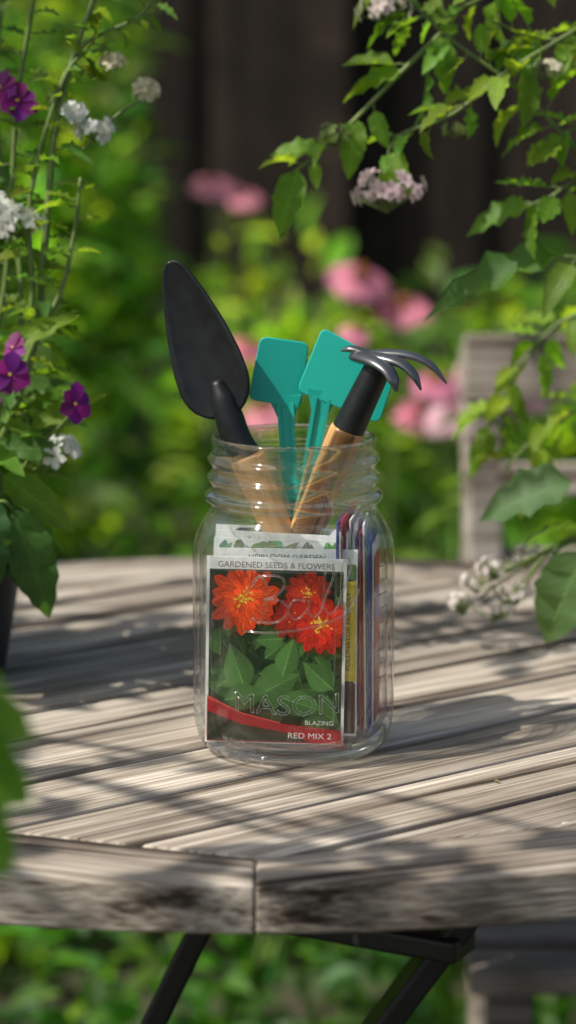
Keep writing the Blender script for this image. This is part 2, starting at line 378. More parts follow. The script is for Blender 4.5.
for f in F:
    for i in range(len(f)): ec[tuple(sorted((f[i],f[(i+1)%len(f)])))]+=1
for (a,b),c in ec.items():
    if c==1: tube(mb,[wrap(V[q,0]*1.12-0.004,0.031+V[q,1],0.0543) for q in (a,b)],0.00038,n=6,sm=False)
strokes=[[(-27,14),(-22,20),(-18,10),(-22,-8),(-27,-6)],[(-30,10),(-24,19),(-12,19),(-9,13),(-14,7),(-20,5),(-12,4),(-7,-2),(-12,-9),(-22,-9)],
[(2,2),(-4,3),(-7,-3),(-3,-9),(3,-4),(4,2),(4,-6),(8,-9),(12,-3)],[(10,-4),(17,12),(17,20),(13,18),(12,2),(14,-8),(18,-8),(22,-2)],[(20,-4),(27,13),(27,22),(23,20),(22,3),(24,-8),(29,-7),(34,2)],[(-32,-14),(-10,-16),(15,-14),(30,-10)]]
for s in strokes:
    pts=catmull([(a*0.001,0,b*0.001) for a,b in s],6)
    tube(mb,[wrap(p[0]*0.98+0.004,0.090+p[2]*0.85+p[0]*0.12,0.0541) for p in pts],0.00065,n=8,sm=False)
for i in range(9):
    tube(mb,[wrap(q,0.045+i*0.0075,0.0543,math.radians(62)) for q in ((-0.004 if i%2 else -0.007),0,0.003)],0.0005,n=6,sm=False)
mb.build('embossed_lettering',M_EMB,jar)

# ---------------------------------------------------------------- seed packets
def ell(cx,cy,a,b,ang,n=10):
    o=[]
    for i in range(n):
        t=2*math.pi*i/n; x=a*math.cos(t); y=b*math.sin(t)
        o.append((cx+x*math.cos(ang)-y*math.sin(ang),cy+x*math.sin(ang)+y*math.cos(ang)))
    return o
WHITE=(0.80,0.80,0.76)
def packet(loc, yaw, tilt, wmm=77, hmm=104, kind='generic', hue=(0.05,0.14,0.03), band=(0.6,0.05,0.04), roll=0, paper=WHITE):
    mb=MB(); W=wmm; H=hmm; t=0.9; lay=[0]
    def face(poly,col):
        if len(poly)<3: return
        y=-(t/2+0.03+lay[0]*0.0016); lay[0]+=1
        mb.add([((p[0]-W/2)*1e-3,y*1e-3,p[1]*1e-3) for p in poly],[tuple(range(len(poly)))],col)
    x0,x1=-W/2e3,W/2e3; y0,y1=-t/2e3,t/2e3; z1=H/1e3
    mb.add([(x0,y0,0),(x1,y0,0),(x1,y1,0),(x0,y1,0),(x0,y0,z1),(x1,y0,z1),(x1,y1,z1),(x0,y1,z1)],
           [(0,3,2,1),(4,5,6,7),(0,1,5,4),(1,2,6,5),(2,3,7,6),(3,0,4,7)],paper)
    A=(1.6,2.0,W-1.6,H-(8.0 if kind!='front' else 6.6)); pls=[(-1,0,-A[0]),(1,0,A[2]),(0,-1,-A[1]),(0,1,A[3])]
    face([(A[0],A[1]),(A[2],A[1]),(A[2],A[3]),(A[0],A[3])],(0.008,0.025,0.008))
    def lf(cx,cy,a,b,ang,c):
        o=[];o2=[]
        for i in range(9):
            s=i/8; w=b*math.sin(math.pi*s**0.8)*(1-0.25*s); o.append((s*2*a-a,w)); o2.append((s*2*a-a,-w))
        rot=lambda P:[(cx+x*math.cos(ang)-y*math.sin(ang),cy+x*math.sin(ang)+y*math.cos(ang)) for x,y in P]
        face(clip(rot(o),pls),c); face(clip(rot(o2),pls),tuple(q*0.68 for q in c))
        face(clip(rot([(-a,-0.25),(a,-0.05),(a,0.05),(-a,0.25)]),pls),tuple(min(0.6,q*2.0+0.02) for q in c))
        for i in range(1,6):
            s=i/6.5; xx=s*2*a-a
            for sg in (1,-1):
                face(clip(rot([(xx,0),(xx+0.3,0),(xx+b*0.7,sg*b*0.72*math.sin(math.pi*s**0.8))]),pls),tuple(min(0.5,q*1.4+0.005) for q in c))
    for i in range(64 if kind=='front' else 26):
        g=R(0.3,1.5)
        lf(R(0,W),R(0,H*(0.98 if kind!='front' else 0.74)),R(6,12),R(4.5,9),R(0,6.28),tuple(q*g for q in hue))
    if kind=='front':
        for (cx,cy,a,b,an,gg) in ((17,42,13,9,1.9,1.6),(38,32,14,10,0.5,1.4),(60,38,11,8,2.4,1.5),(52,22,12,8,-0.3,1.3),(22,26,12,8,0.2,1.2),(44,48,11,7,1.3,1.7)):
            lf(cx,cy,a,b,an,tuple(q*gg for q in hue))
    def flower(cx,cy,r,c,sq=0.9,nr=4):
        for ring in range(nr):
            rr=r*(1-ring*0.19); npet=15-ring
            for i in range(npet):
                a=2*math.pi*(i+0.5*(ring%2))/npet+R(-0.10,0.10); g=R(0.5,1.2)*(0.72+0.12*ring)
                L2=rr*R(0.86,1.06)/2; px,py=cx+math.cos(a)*L2,cy+math.sin(a)*L2*sq
                aa=math.atan2(math.sin(a)*sq,math.cos(a))
                face(clip(ell(px,py,L2,rr*0.19,aa,10),pls),tuple(q*g for q in c))
                face(clip(ell(px+math.cos(a)*L2*0.1,py+math.sin(a)*L2*0.1,L2*0.75,rr*0.05,aa,8),pls),tuple(q*g*0.5 for q in c))
                face(clip(ell(px+math.cos(a+0.12)*L2*0.3,py+math.sin(a+0.12)*L2*0.3,L2*0.45,rr*0.03,aa,6),pls),(min(1,c[0]*g*1.2),c[1]*g*2.6,c[2]*g*1.5))
        for i in range(44):
            a=R(0,6.28); q=abs(random.gauss(0,0.15))*r; face(ell(cx+q*math.cos(a),cy+q*math.sin(a)*sq,r*0.05,r*0.03,R(0,3),6),random.choice([(0.75,0.42,0.03),(0.5,0.12,0.01),(0.85,0.6,0.08)]))
    def txt(s,cx,cy,size,col,ang=0,sx=1.0):
        V,F=text_geo(s,size); y=-(t/2+0.03+lay[0]*0.0016+0.01); lay[0]+=1
        c,sn=math.cos(ang),math.sin(ang)
        mb.add([((cx+v[0]*sx*c-v[1]*sn-W/2)*1e-3,y*1e-3,(cy+v[0]*sx*sn+v[1]*c)*1e-3) for v in V],F,col)
    if kind=='front':
        flower(54,83,13,(0.50,0.03,0.012)); flower(46,69,13,(0.45,0.02,0.01)); flower(61,66,18,(0.78,0.028,0.012)); flower(20,79,20,(0.95,0.075,0.014))
        face([(1.2,1.5),(W-1.2,1.5),(W-1.2,9),(60,10),(40,12),(20,16.5),(1.2,25)],(0.36,0.016,0.02))
        face([(1.2,25),(20,16.5),(40,12),(40,12.5),(20,17.3),(1.2,26.5)],(0.62,0.07,0.05))
        face(clip([(1.2,1.5),(58,1.5),(44,7),(20,11),(1.2,18)],pls),(0.03,0.035,0.018))
        txt('BLAZING',61,11.6,3.4,(0.8,0.78,0.72),0,1.1); txt('RED MIX 2',56,4.0,4.4,(0.8,0.78,0.72),0,1.15)
        txt('GARDENED SEEDS & FLOWERS',W/2,H-5.0,4.4,(0.03,0.03,0.035),0,1.02)
    elif kind=='yellow':
        face([(W-9,30),(W-0.8,30),(W-0.8,84),(W-9,84)],(0.92,0.66,0.02))
        txt('POLLINATOR FRIENDLY',W-3.6,57,3.6,(0.02,0.02,0.02),math.pi/2,1.1)
        face([(W-9,1.5),(W-0.8,1.5),(W-0.8,29),(W-9,29)],(0.10,0.03,0.02)); face([(W-9,85),(W-0.8,85),(W-0.8,93),(W-9,93)],(0.10,0.22,0.05))
        txt('HEIRLOOM GARDEN',W/2,H-5.9,4.4,(0.03,0.12,0.04))
    elif kind=='leafy':
        pls[3]=(0,1,H-1)
        for i in range(70):
            lf(R(2,W-2),H-R(2,16),R(3,6),R(1.5,3),R(0,6.2),tuple(q*R(0.6,2.6) for q in hue))
    elif kind=='strip':
        face([(1,1.5),(W-1,1.5),(W-1,H-7),(1,H-7)],band)
        face([(1,H*0.3),(W-1,H*0.3),(W-1,H*0.42),(1,H*0.42)],tuple(0.3+0.5*b for b in band))
        flower(W*0.5,H*0.65,W*0.4,tuple(min(0.9,0.15+b) for b in reversed(band)))
        for q in range(5): txt('SEEDS  '*2,W/2,6+q*5,3.2,(0.75,0.75,0.7))
    else:
        face([(1,2),(W-1,2),(W-1,16),(1,20)],band); flower(W*0.5,H*0.55,W*0.22,band)
        txt('GARDEN SEED CO.',W/2,H-6,4.4,(0.03,0.05,0.09))
    o=mb.build('seed_packet',M_PRINT,None,False)
    o.location=loc; o.rotation_euler=(math.radians(tilt),math.radians(roll),math.radians(yaw)); return o
zb=TZ+0.0087
packet((-0.0075,-0.0265,zb-0.0004),-3,-0.8,74,101,'front',hue=(0.055,0.13,0.03),roll=0.9)
packet((-0.0010,-0.0215,zb+0.003),-3,-2.0,75,101,'yellow',roll=0.2)
packet((-0.0065,-0.0165,zb+0.005),-4,-3,71,103,'leafy',hue=(0.10,0.18,0.05),roll=1.2)
packet((-0.0080,-0.0110,zb+0.006),-5,-4,69,104,'generic',hue=(0.10,0.2,0.10),band=(0.25,0.35,0.55),roll=2.2)
packet((-0.0080,-0.005,zb+0.006),-6,-5,69,106,'leafy',hue=(0.04,0.08,0.03),roll=1.4)
fan=[((0.03,0.05,0.40),117),((0.78,0.76,0.70),113),((0.60,0.03,0.03),119),((0.05,0.22,0.05),111),((0.80,0.78,0.72),116),((0.03,0.07,0.50),113),((0.75,0.03,0.04),109),((0.80,0.78,0.72),112),((0.05,0.08,0.45),105),((0.60,0.04,0.03),100)]
for i,(bd,h) in enumerate(fan):
    packet((0.0290+i*0.0021,0.0010+i*0.0013,zb+0.001+R(0,0.002)),82+R(-2.5,2.5),R(-1.2,0.4),53-i*2.3,h,'strip',hue=tuple(b*0.6+0.02 for b in bd),band=bd,roll=R(-0.8,0.8),paper=(0.78,0.77,0.72) if i%2 else tuple(b*0.8 for b in bd))

# ---------------------------------------------------------------- trowel
tr=empty('garden_trowel',(0,0,0))
tip=np.array((-0.0640,0.022,0.991)); base=np.array((-0.0315,0.014,0.909))
ax=nrm(base-tip)*-1; Lb=np.linalg.norm(tip-base)
side=nrm(np.cross(ax,np.array([0.30,1,0.0]))); nor=np.cross(side,ax)
if nor[1]>0: nor=-nor
sp=[(0,0.006),(0.04,0.012),(0.10,0.0175),(0.2,0.0203),(0.35,0.0200),(0.55,0.0172),(0.75,0.0128),(0.88,0.0092),(0.95,0.0064),(0.985,0.0038),(1,0.0012)]
V=[];F=[];nu=12;nv=30
for i in range(nv+1):
    s=1-(1-i/nv)**1.3; wd=np.interp(s,[a for a,_ in sp],[b for _,b in sp])
    for j in range(nu+1):
        q=-1+2*j/nu; dep=0.0060*(q*q)*(wd/0.0188)**1.2*(1-0.35*s)-0.004*math.sin(s*2.2)
        V.append(base+ax*Lb*s+side*q*wd+nor*dep)
F=[(i*(nu+1)+j,i*(nu+1)+j+1,(i+1)*(nu+1)+j+1,(i+1)*(nu+1)+j) for i in range(nv) for j in range(nu)]
mb=MB(); mb.add(V,F,(1,1,1)); o=mb.build('blade',M_BLACK,tr); sm=o.modifiers.new('s','SOLIDIFY'); sm.thickness=0.0014; sm.offset=0
hs=np.array((-0.0225,0.010,0.8875)); he=np.array((0.006,0.006,0.820))
mb=MB(); tube(mb,[base+ax*0.020+nor*-0.001,base+ax*0.006,(base+hs)/2+np.array([-0.0012,0,0.0]),hs],[0.0035,0.0068,0.0080,0.0080,0.0085],n=18); mb.build('neck_socket',M_BLACK,tr)
def handle(a,b,r,parent,name='wooden_handle'):
    a=Vector(a);b=Vector(b);d=b-a;Ln=d.length;mb=MB()
    rr=[r*0.92,r*1.0,r*1.0,r*0.96,r*0.93,r*0.95,r*1.04,r*1.1,r*1.06,r*0.7,r*0.15]
    tube(mb,[(Ln*t,0,0) for t in (0,0.02,0.1,0.25,0.4,0.55,0.7,0.82,0.92,0.98,1.0)],rr,n=24,m=3)
    o=mb.build(name,M_HANDLE,parent); o.location=a; o.rotation_mode='QUATERNION'; o.rotation_quaternion=d.to_track_quat('X','Z')
handle(hs,he,0.0092,tr)

# ---------------------------------------------------------------- hand cultivator
fk=empty('hand_cultivator',(0,0,0))
h0=np.array((0.0320,0.000,0.9040)); h1=np.array((-0.004,0.012,0.812))
handle(h0,h1,0.0096,fk)
root=np.array((0.0475,-0.004,0.9375))
mb=MB(); tube(mb,[h0-0.004*nrm(h0-h1),h0+0.35*(root-h0),h0+0.8*(root-h0),root,root+np.array([0.001,0,0.003])],[0.0088,0.0083,0.0076,0.0072,0.0045],n=18); mb.build('neck_socket',M_BLACK,fk)
mb=MB()
for T in ([(0.040,0.002,0.9420),(0.052,-0.002,0.9445),(0.066,-0.006,0.9435),(0.076,-0.008,0.9385),(0.0835,-0.009,0.9295)],
          [(0.040,0.000,0.9420),(0.050,-0.010,0.9430),(0.060,-0.016,0.9405),(0.066,-0.019,0.9350),(0.0695,-0.020,0.9275)],
          [(0.038,0.000,0.9430),(0.046,-0.014,0.9415),(0.052,-0.021,0.9380),(0.0550,-0.024,0.9330),(0.0565,-0.025,0.9270)],
          [(0.050,-0.002,0.9400),(0.042,0.000,0.9440),(0.034,0.002,0.9465),(0.028,0.003,0.9455)]):
    tube(mb,T,[0.0070,0.0055,0.0046,0.0038,0.0010],n=12,flat=0.5)
mb.build('tines',M_FORK,fk)

# ---------------------------------------------------------------- plant labels
def label(corners,y,stem,yb,yaw=0):
    e=empty('plant_label')
    P=[np.array(c,float) for c in corners]; out=[]; k=len(P)
    for i in range(k):
        a,b,c=P[i-1],P[i],P[(i+1)%k]; r=0.0045
        p0=b+nrm(a-b)*r; p1=b+nrm(c-b)*r
        for t in (0,0.2,0.4,0.6,0.8,1.0): out.append((1-t)**2*p0+2*t*(1-t)*b+t*t*p1)
    def Y(x,z): return y+(x-P[0][0])*math.tan(math.radians(yaw))+(0.93-z)*-0.06
    V=[(p[0],Y(p[0],p[1])-0.0011,p[1]) for p in out]+[(p[0],Y(p[0],p[1])+0.0011,p[1]) for p in out]; n=len(out)
    F=[tuple(range(n)),tuple(range(n,2*n))[::-1]]+[(i,i+n,(i+1)%n+n,(i+1)%n) for i in range(n)]
    mb=MB(); mb.add(V,F,(1,1,1)); o=mb.build('plate',M_TEAL,e,False)
    b=o.modifiers.new('b','BEVEL'); b.width=0.0006; b.segments=2; b.limit_method='ANGLE'; b.angle_limit=math.radians(50)
    a=np.array(stem[0],float); c=np.array(stem[1],float); d=nrm(c-a); pr=np.array((-d[1],d[0]))
    ya=Y(a[0],a[1]); mb=MB(); q6=[(0,1,2,3),(7,6,5,4),(0,4,5,1),(1,5,6,2),(2,6,7,3),(3,7,4,0)]
    for s,w_,t in ((0,0.0042,0.0006),(-0.0036,0.0010,0.0018),(0.0036,0.0010,0.0018)):
        q=[a+pr*(s-w_),a+pr*(s+w_),c+pr*(s+w_)*0.75,c+pr*(s-w_)*0.75]; yy=[ya,ya,yb,yb]
        V=[(q[i][0],yy[i]-t,q[i][1]) for i in range(4)]+[(q[i][0],yy[i]+t,q[i][1]) for i in range(4)]
        mb.add(V,q6,(1,1,1))
    g=[a+pr*0.009-d*0.004,a-pr*0.009-d*0.004,a-pr*0.0044+d*0.008,a+pr*0.0044+d*0.008]
    V=[(p[0],ya-0.0009,p[1]) for p in g]+[(p[0],ya+0.0009,p[1]) for p in g]
    mb.add(V,q6,(1,1,1)); mb.build('stem',M_TEAL,e,False)
label([(-0.0150,0.9505),(0.0115,0.9465),(0.0070,0.911),(-0.0215,0.9165)],0.026,[(-0.0015,0.914),(0.004,0.815)],0.016,8)
label([(0.0185,0.9560),(0.0590,0.9340),(0.0490,0.9045),(0.0045,0.9215)],0.021,[(0.0185,0.918),(0.000,0.815)],0.018,-6)

# ---------------------------------------------------------------- plants helpers
def leafcol(base,var=0.35): 
    g=R(1-var,1+var); return (base[0]*g*R(0.8,1.3),base[1]*g,base[2]*g*R(0.7,1.2))
def branch(mt,ml,pts,r0,r1,nl,L,W,base,tms,start=0.1,droop=0.35,pet=0.25):
    Q=tube(mt,pts,[r0,r1],n=7,m=8); T=nrm(np.gradient(Q,axis=0)); K=len(Q); a=0
    for i in range(nl):
        u=start+(1-start)*(i+R(0,0.6))/nl; k=min(K-1,int(u*(K-1))); p=Q[k]; t=T[k]
        a=R(0,6.28) if i%2==0 else a+math.pi+R(-0.6,0.6)
        o1=nrm(np.cross(t,np.array([0.3,0.2,1.0]))); o2=np.cross(t,o1)
        o=o1*math.cos(a)+o2*math.sin(a)
        d=nrm(o*0.9+t*0.5+np.array([0,0,-droop*R(0.2,1.5)]))
        s=R(0.65,1.15)*(1.0-0.35*u); pl_=L*s*pet
        e=p+d*pl_; tube(mt,[p,p+d*pl_*0.5+np.array([0,0,0.001]),e],0.0006,n=5,m=3)
        nn=np.array([R(-0.5,0.5),R(-0.6,0.3),1.0]); leaf1(ml,e,d,nn,L*s,W*s,leafcol(base),random.choice(tms))
def florets(mp,c,rad,n,size,col,cen=(0.5,0.45,0.1),flat=0.7,mt=None):
    for i in range(n):
        d=nrm(rng.normal(size=3)); d[2]=abs(d[2])*0.9+R(-0.5,0.1); d=nrm(d); p=np.array(c)+d*rad*np.array([1,1,flat])*R(0.7,1.08)
        if mt is not None: tube(mt,[np.array(c)-np.array([0,0,rad*0.6]),p],0.0004,n=4,sm=False)
        o1=nrm(np.cross(d,np.array([0.2,0.9,0.3]))); o2=np.cross(d,o1); a0=R(0,6)
        for k in range(5):
            a=a0+k*1.2566; q=o1*math.cos(a)+o2*math.sin(a); g=R(0.85,1.05)
            leaf1(mp,p,q+d*0.3,d,size*0.55,size*0.38,tuple(min(0.95,x*g) for x in col),T_PET)
        leaf1(mp,p+d*0.0006,o1,d,size*0.14,size*0.14,cen,T_PET)
def daisy(mp,c,nor,r,npet,col,cen,droop=True,cone=0.35):
    nor=nrm(np.array(nor,float)); o1=nrm(np.cross(nor,np.array([0.1,0.9,0.2]))); o2=np.cross(nor,o1)
    for ring in range(2):
        for k in range(npet):
            a=2*math.pi*(k+0.5*ring)/npet+R(-0.08,0.08); q=o1*math.cos(a)+o2*math.sin(a); g=R(0.8,1.1)
            leaf1(mp,np.array(c)+q*r*0.12-nor*0.001*ring,q+nor*0.1,nor,r*R(0.85,1.0),r*0.36,tuple(min(.95,x*g) for x in col),T_PETD if droop else T_PET)
    V=[]
    for i in range(6):
        t=i/5*math.pi/2
        for j in range(12):
            a=j*math.pi/6; V.append(np.array(c)+(o1*math.cos(a)+o2*math.sin(a))*r*0.3*math.cos(t)+nor*r*cone*math.sin(t))
    F=[(i*12+j,i*12+(j+1)%12,(i+1)*12+(j+1)%12,(i+1)*12+j) for i in range(5) for j in range(12)]
    mp.add(V,F,cen)
def viola(mp,c,nor,r,col):
    nor=nrm(np.array(nor,float)); o1=nrm(np.cross(nor,np.array([0,0.3,1.0]))); o2=np.cross(nor,o1)
    for k,(a,s) in enumerate(((1.57,1.0),(0.5,0.95),(2.64,0.95),(-0.75,0.85),(-2.4,0.85),(-1.57,1.1))):
        q=o1*math.cos(a)+o2*math.sin(a); leaf1(mp,np.array(c)+nor*0.0004*k,q+nor*0.15,nor,r*s,r*0.80,tuple(x*R(0.6,1.3) for x in col),T_PET)
    leaf1(mp,np.array(c)+nor*0.003,o1,nor,r*0.18,r*0.18,(0.7,0.5,0.05),T_PET)

# ---------------------------------------------------------------- potted plant (left)
pp=empty('potted_flowering_plant',(0,0,0))
mb=MB(); PX,PY=-0.234,0.16
pr=[(0.052,TZ+0.001),(0.054,TZ+0.004),(0.066,TZ+0.082),(0.070,TZ+0.084),(0.0715,TZ+0.100),(0.0705,TZ+0.102),(0.0675,TZ+0.101),(0.066,TZ+0.088),(0.064,TZ+0.085),(0.001,TZ+0.088)]
pr=[(r*1.15,z) for r,z in pr]
V=[];n=48
for r,z in pr:
    for j in range(n): a=2*math.pi*j/n; V.append((PX+r*math.cos(a),PY+r*math.sin(a),z))
F=[(i*n+j,i*n+(j+1)%n,(i+1)*n+(j+1)%n,(i+1)*n+j) for i in range(len(pr)-1) for j in range(n)]+[tuple(range(n))[::-1]]
mb.add(V,F,(1,1,1)); o=mb.build('pot',M_POT,pp); es=o.modifiers.new('e','EDGE_SPLIT'); es.split_angle=math.radians(35)
mt=MB();ml=MB();mp=MB(); GR=(0.085,0.17,0.035); z0=TZ+0.085
branch(mt,ml,[(-0.22,0.155,z0),(-0.175,0.15,0.87),(-0.150,0.15,0.93),(-0.143,0.15,0.985),(-0.134,0.155,1.065),(-0.113,0.16,1.13),(-0.09,0.165,1.19)],0.0030,0.0014,44,0.027,0.012,GR,T_NEAR,0.15)
branch(mt,ml,[(-0.24,0.16,z0),(-0.20,0.16,0.88),(-0.171,0.165,0.95),(-0.163,0.165,1.02),(-0.158,0.17,1.08),(-0.14,0.17,1.17)],0.0026,0.0012,34,0.030,0.014,GR,T_NEAR,0.15)
branch(mt,ml,[(-0.21,0.14,z0),(-0.165,0.13,0.885),(-0.150,0.13,0.93),(-0.132,0.135,0.965),(-0.124,0.14,1.0),(-0.120,0.14,1.03)],0.0022,0.001,18,0.026,0.010,(0.12,0.20,0.03),T_NEAR,0.2)
branch(mt,ml,[(-0.20,0.15,z0),(-0.160,0.14,0.90),(-0.150,0.145,0.96),(-0.150,0.15,1.02),(-0.128,0.155,1.09),(-0.105,0.16,1.105)],0.0024,0.001,26,0.024,0.010,(0.12,0.20,0.03),T_NEAR,0.2)
branch(mt,ml,[(-0.20,0.13,z0),(-0.165,0.12,0.85),(-0.145,0.115,0.875),(-0.128,0.11,0.893),(-0.122,0.105,0.902)],0.0016,0.0008,6,0.022,0.010,GR,T_NEAR,0.3)
branch(mt,ml,[(-0.20,0.15,z0),(-0.175,0.12,0.87),(-0.165,0.115,0.905),(-0.161,0.11,0.92)],0.0016,0.0008,5,0.024,0.012,GR,T_NEAR,0.3)
branch(mt,ml,[(-0.14,0.17,1.07),(-0.12,0.17,1.105),(-0.09,0.17,1.12),(-0.075,0.17,1.135)],0.0014,0.0008,14,0.026,0.012,GR,T_NEAR,0.1)
for k in range(5):
    a=R(-0.05,0.03)
    branch(mt,ml,[(-0.26+0.02*k,0.18,z0),(-0.23+0.02*k+a*0.3,0.2,0.95),(-0.205+0.017*k+a,0.22,1.06),(-0.19+0.015*k+a,0.22,1.17)],0.0022,0.001,22,0.028,0.013,(0.07,0.14,0.035),T_NEAR,0.1)
for k in range(60):
    a=R(-1.5,1.4); r0=R(0.02,0.06); p=np.array([PX+r0*math.cos(a),PY+r0*math.sin(a),z0+R(0,0.07)]); d=np.array([math.cos(a),math.sin(a),R(-0.5,0.9)])
    s=R(0.022,0.042); e=p+nrm(d)*R(0.01,0.03); tube(mt,[p,(p+e)/2+np.array([0,0,0.003]),e],0.0009,n=5,m=3)
    leaf1(ml,e,d,np.array([R(-.4,.4),R(-.8,.1),1.0]),s,s*0.55,leafcol((0.08,0.17,0.03)),random.choice(T_NEAR))
for (p,d,L,W,c) in (((-0.158,0.10,0.842),(0.35,-0.1,-1),0.068,0.030,(0.06,0.14,0.035)),((-0.165,0.11,0.86),(0.7,-0.2,-0.45),0.050,0.022,(0.12,0.22,0.03)),
                    ((-0.175,0.10,0.85),(0.1,-0.3,-0.8),0.055,0.028,(0.045,0.12,0.04)),((-0.170,0.11,0.875),(0.8,-0.2,0.1),0.040,0.018,(0.07,0.15,0.03)),
                    ((-0.168,0.12,0.93),(0.9,-0.1,0.55),0.050,0.014,(0.16,0.25,0.03)),((-0.150,0.13,0.885),(0.8,0,0.45),0.046,0.012,(0.15,0.24,0.03))):
    leaf1(ml,p,d,(0.1,-1,0.5),L,W,c,T_NEAR[1]); tube(mt,[(-0.2,0.14,z0),np.array(p)+np.array([-0.01,0,0.004]),p],0.001,n=5)
PUR=(0.26,0.008,0.22)
viola(mp,(-0.122,0.100,0.903),(0.6,-0.8,0.3),0.012,PUR); viola(mp,(-0.158,0.105,0.920),(0.1,-1,0.1),0.0125,PUR); viola(mp,(-0.156,0.11,0.934),(-0.5,-0.8,0.5),0.009,PUR)
viola(mp,(-0.157,0.16,1.072),(0.2,-0.8,0.6),0.013,PUR); viola(mp,(-0.166,0.165,1.080),(-0.4,-0.8,0.5),0.011,PUR); viola(mp,(-0.170,0.11,0.910),(-0.2,-0.9,0.2),0.011,PUR)
WH=(0.84,0.84,0.78)
florets(mp,(-0.157,0.145,1.003),0.014,16,0.012,WH,mt=mt); florets(mp,(-0.170,0.145,1.01),0.013,10,0.012,WH,mt=mt); florets(mp,(-0.113,0.155,1.056),0.010,10,0.011,WH,mt=mt); florets(mp,(-0.125,0.155,1.066),0.008,8,0.011,WH,mt=mt)
florets(mp,(-0.133,0.12,0.872),0.011,10,0.014,WH,mt=mt); florets(mp,(-0.083,0.16,1.079),0.008,8,0.011,(0.8,0.72,0.5),mt=mt); florets(mp,(-0.10,0.15,1.095),0.007,7,0.010,(0.8,0.72,0.5),mt=mt)
tube(mt,[(-0.125,0.158,1.04),(-0.10,0.16,1.065),(-0.083,0.16,1.075)],0.0009,n=5)
tube(mt,[(-0.15,0.13,0.86),(-0.14,0.12,0.865),(-0.133,0.12,0.868)],0.0009,n=5)
mt.build('stems',M_TWIG,pp); ml.build('leaves',M_LEAF,pp); mp.build('flowers',M_PETAL,pp)

# ---------------------------------------------------------------- flowering shrub (right)
sh=empty('flowering_shrub',(0,0,0)); mt=MB();ml=MB();mp=MB()
for pts in ([(0.62,0.45,0),(0.58,0.42,0.4),(0.50,0.34,0.8),(0.40,0.27,0.92)],[(0.64,0.47,0),(0.62,0.45,0.6),(0.5,0.35,1.1),(0.34,0.25,1.22)],[(0.63,0.43,0),(0.60,0.38,0.5),(0.45,0.30,0.78),(0.32,0.25,0.86)]):
    tube(mt,pts,[0.011,0.004],n=8)
G2=(0.12,0.22,0.03)
B=lambda pts,nl,L=0.042,W=0.021,base=G2,r=0.0018,start=0.1,tm=T_NEAR: branch(mt,ml,pts,r,0.0008,nl,L,W,base,tm,start)
B([(0.40,0.27,0.92),(0.30,0.22,0.97),(0.20,0.20,1.022),(0.141,0.20,1.077),(0.092,0.20,1.113),(0.055,0.20,1.15)],24,0.038,0.019,start=0.3)
B([(0.34,0.25,1.22),(0.25,0.22,1.17),(0.18,0.2,1.12),(0.13,0.19,1.09),(0.098,0.19,1.065),(0.066,0.19,1.052),(0.058,0.19,1.035)],22,0.036,0.018,start=0.1)
B([(0.092,0.20,1.113),(0.068,0.195,1.090),(0.040,0.19,1.062),(0.020,0.19,1.043),(0.002,0.185,1.030)],9,0.034,0.018,start=0.1)
B([(0.34,0.25,1.22),(0.24,0.24,1.20),(0.16,0.23,1.16),(0.11,0.22,1.13),(0.07,0.21,1.12)],20,0.038,0.018,start=0.1)
B([(0.32,0.25,1.15),(0.24,0.22,1.13),(0.19,0.22,1.11),(0.15,0.21,1.11),(0.12,0.2,1.12)],22,0.036,0.018,start=0.2)
B([(0.32,0.25,1.10),(0.24,0.23,1.08),(0.19,0.22,1.06),(0.155,0.21,1.05)],14,0.036,0.018,start=0.2)
B([(0.40,0.27,0.92),(0.28,0.23,0.95),(0.20,0.2,0.976),(0.165,0.2,0.980)],3,0.045,0.022,start=0.5)
B([(0.30,0.24,1.16),(0.24,0.22,1.10),(0.20,0.21,1.05),(0.165,0.2,1.02),(0.145,0.2,1.01)],14,0.042,0.021,start=0.3)
B([(0.40,0.27,0.92),(0.27,0.28,0.95),(0.19,0.3,0.935),(0.155,0.3,0.905),(0.138,0.3,0.872),(0.125,0.3,0.85)],24,0.036,0.019,(0.15,0.26,0.03),start=0.3)
B([(0.32,0.25,0.86),(0.25,0.27,0.90),(0.2,0.28,0.88),(0.165,0.28,0.86),(0.14,0.28,0.835)],16,0.042,0.022,(0.14,0.25,0.03),start=0.2)
B([(0.32,0.25,0.86),(0.25,0.22,0.84),(0.20,0.20,0.815),(0.165,0.19,0.80)],7,0.045,0.024,(0.09,0.17,0.05),start=0.2,tm=T_OV)
for k in range(5):
    B([(0.5,0.34,0.8),(0.42,0.3,0.95+0.05*k),(0.32,0.27+0.02*k,1.05+0.04*k),(0.24,0.25+0.02*k,1.06+0.03*k)],10,0.045,0.022,start=0.2)
for (p,d,L,W,c) in (((0.166,0.20,0.980),(-1,-0.1,-0.22),0.088,0.024,(0.07,0.15,0.04)),((0.145,0.2,1.010),(-1,0,-0.25),0.040,0.018,(0.10,0.2,0.03)),
    ((0.006,0.185,1.032),(-0.35,-0.2,-1),0.040,0.020,(0.10,0.2,0.03)),((0.040,0.19,1.062),(-0.1,-0.3,-1),0.034,0.017,(0.12,0.22,0.03)),((0.02,0.19,1.043),(-1,-0.1,0.15),0.030,0.016,(0.13,0.24,0.03)),
    ((0.068,0.195,1.09),(-0.9,0,-0.2),0.034,0.016,(0.13,0.24,0.03)),((0.09,0.195,1.11),(0.2,-0.3,-1),0.032,0.016,(0.13,0.24,0.03)),((0.180,0.16,0.805),(-0.5,-0.1,-1),0.062,0.040,(0.11,0.19,0.08)),
    ((0.175,0.2,0.84),(-1,0,-0.2),0.06,0.035,(0.10,0.18,0.08))):
    leaf1(ml,p,d,(0.1,-0.8,0.9),L,W,c,T_NEAR[1])
PK=(0.84,0.64,0.66)
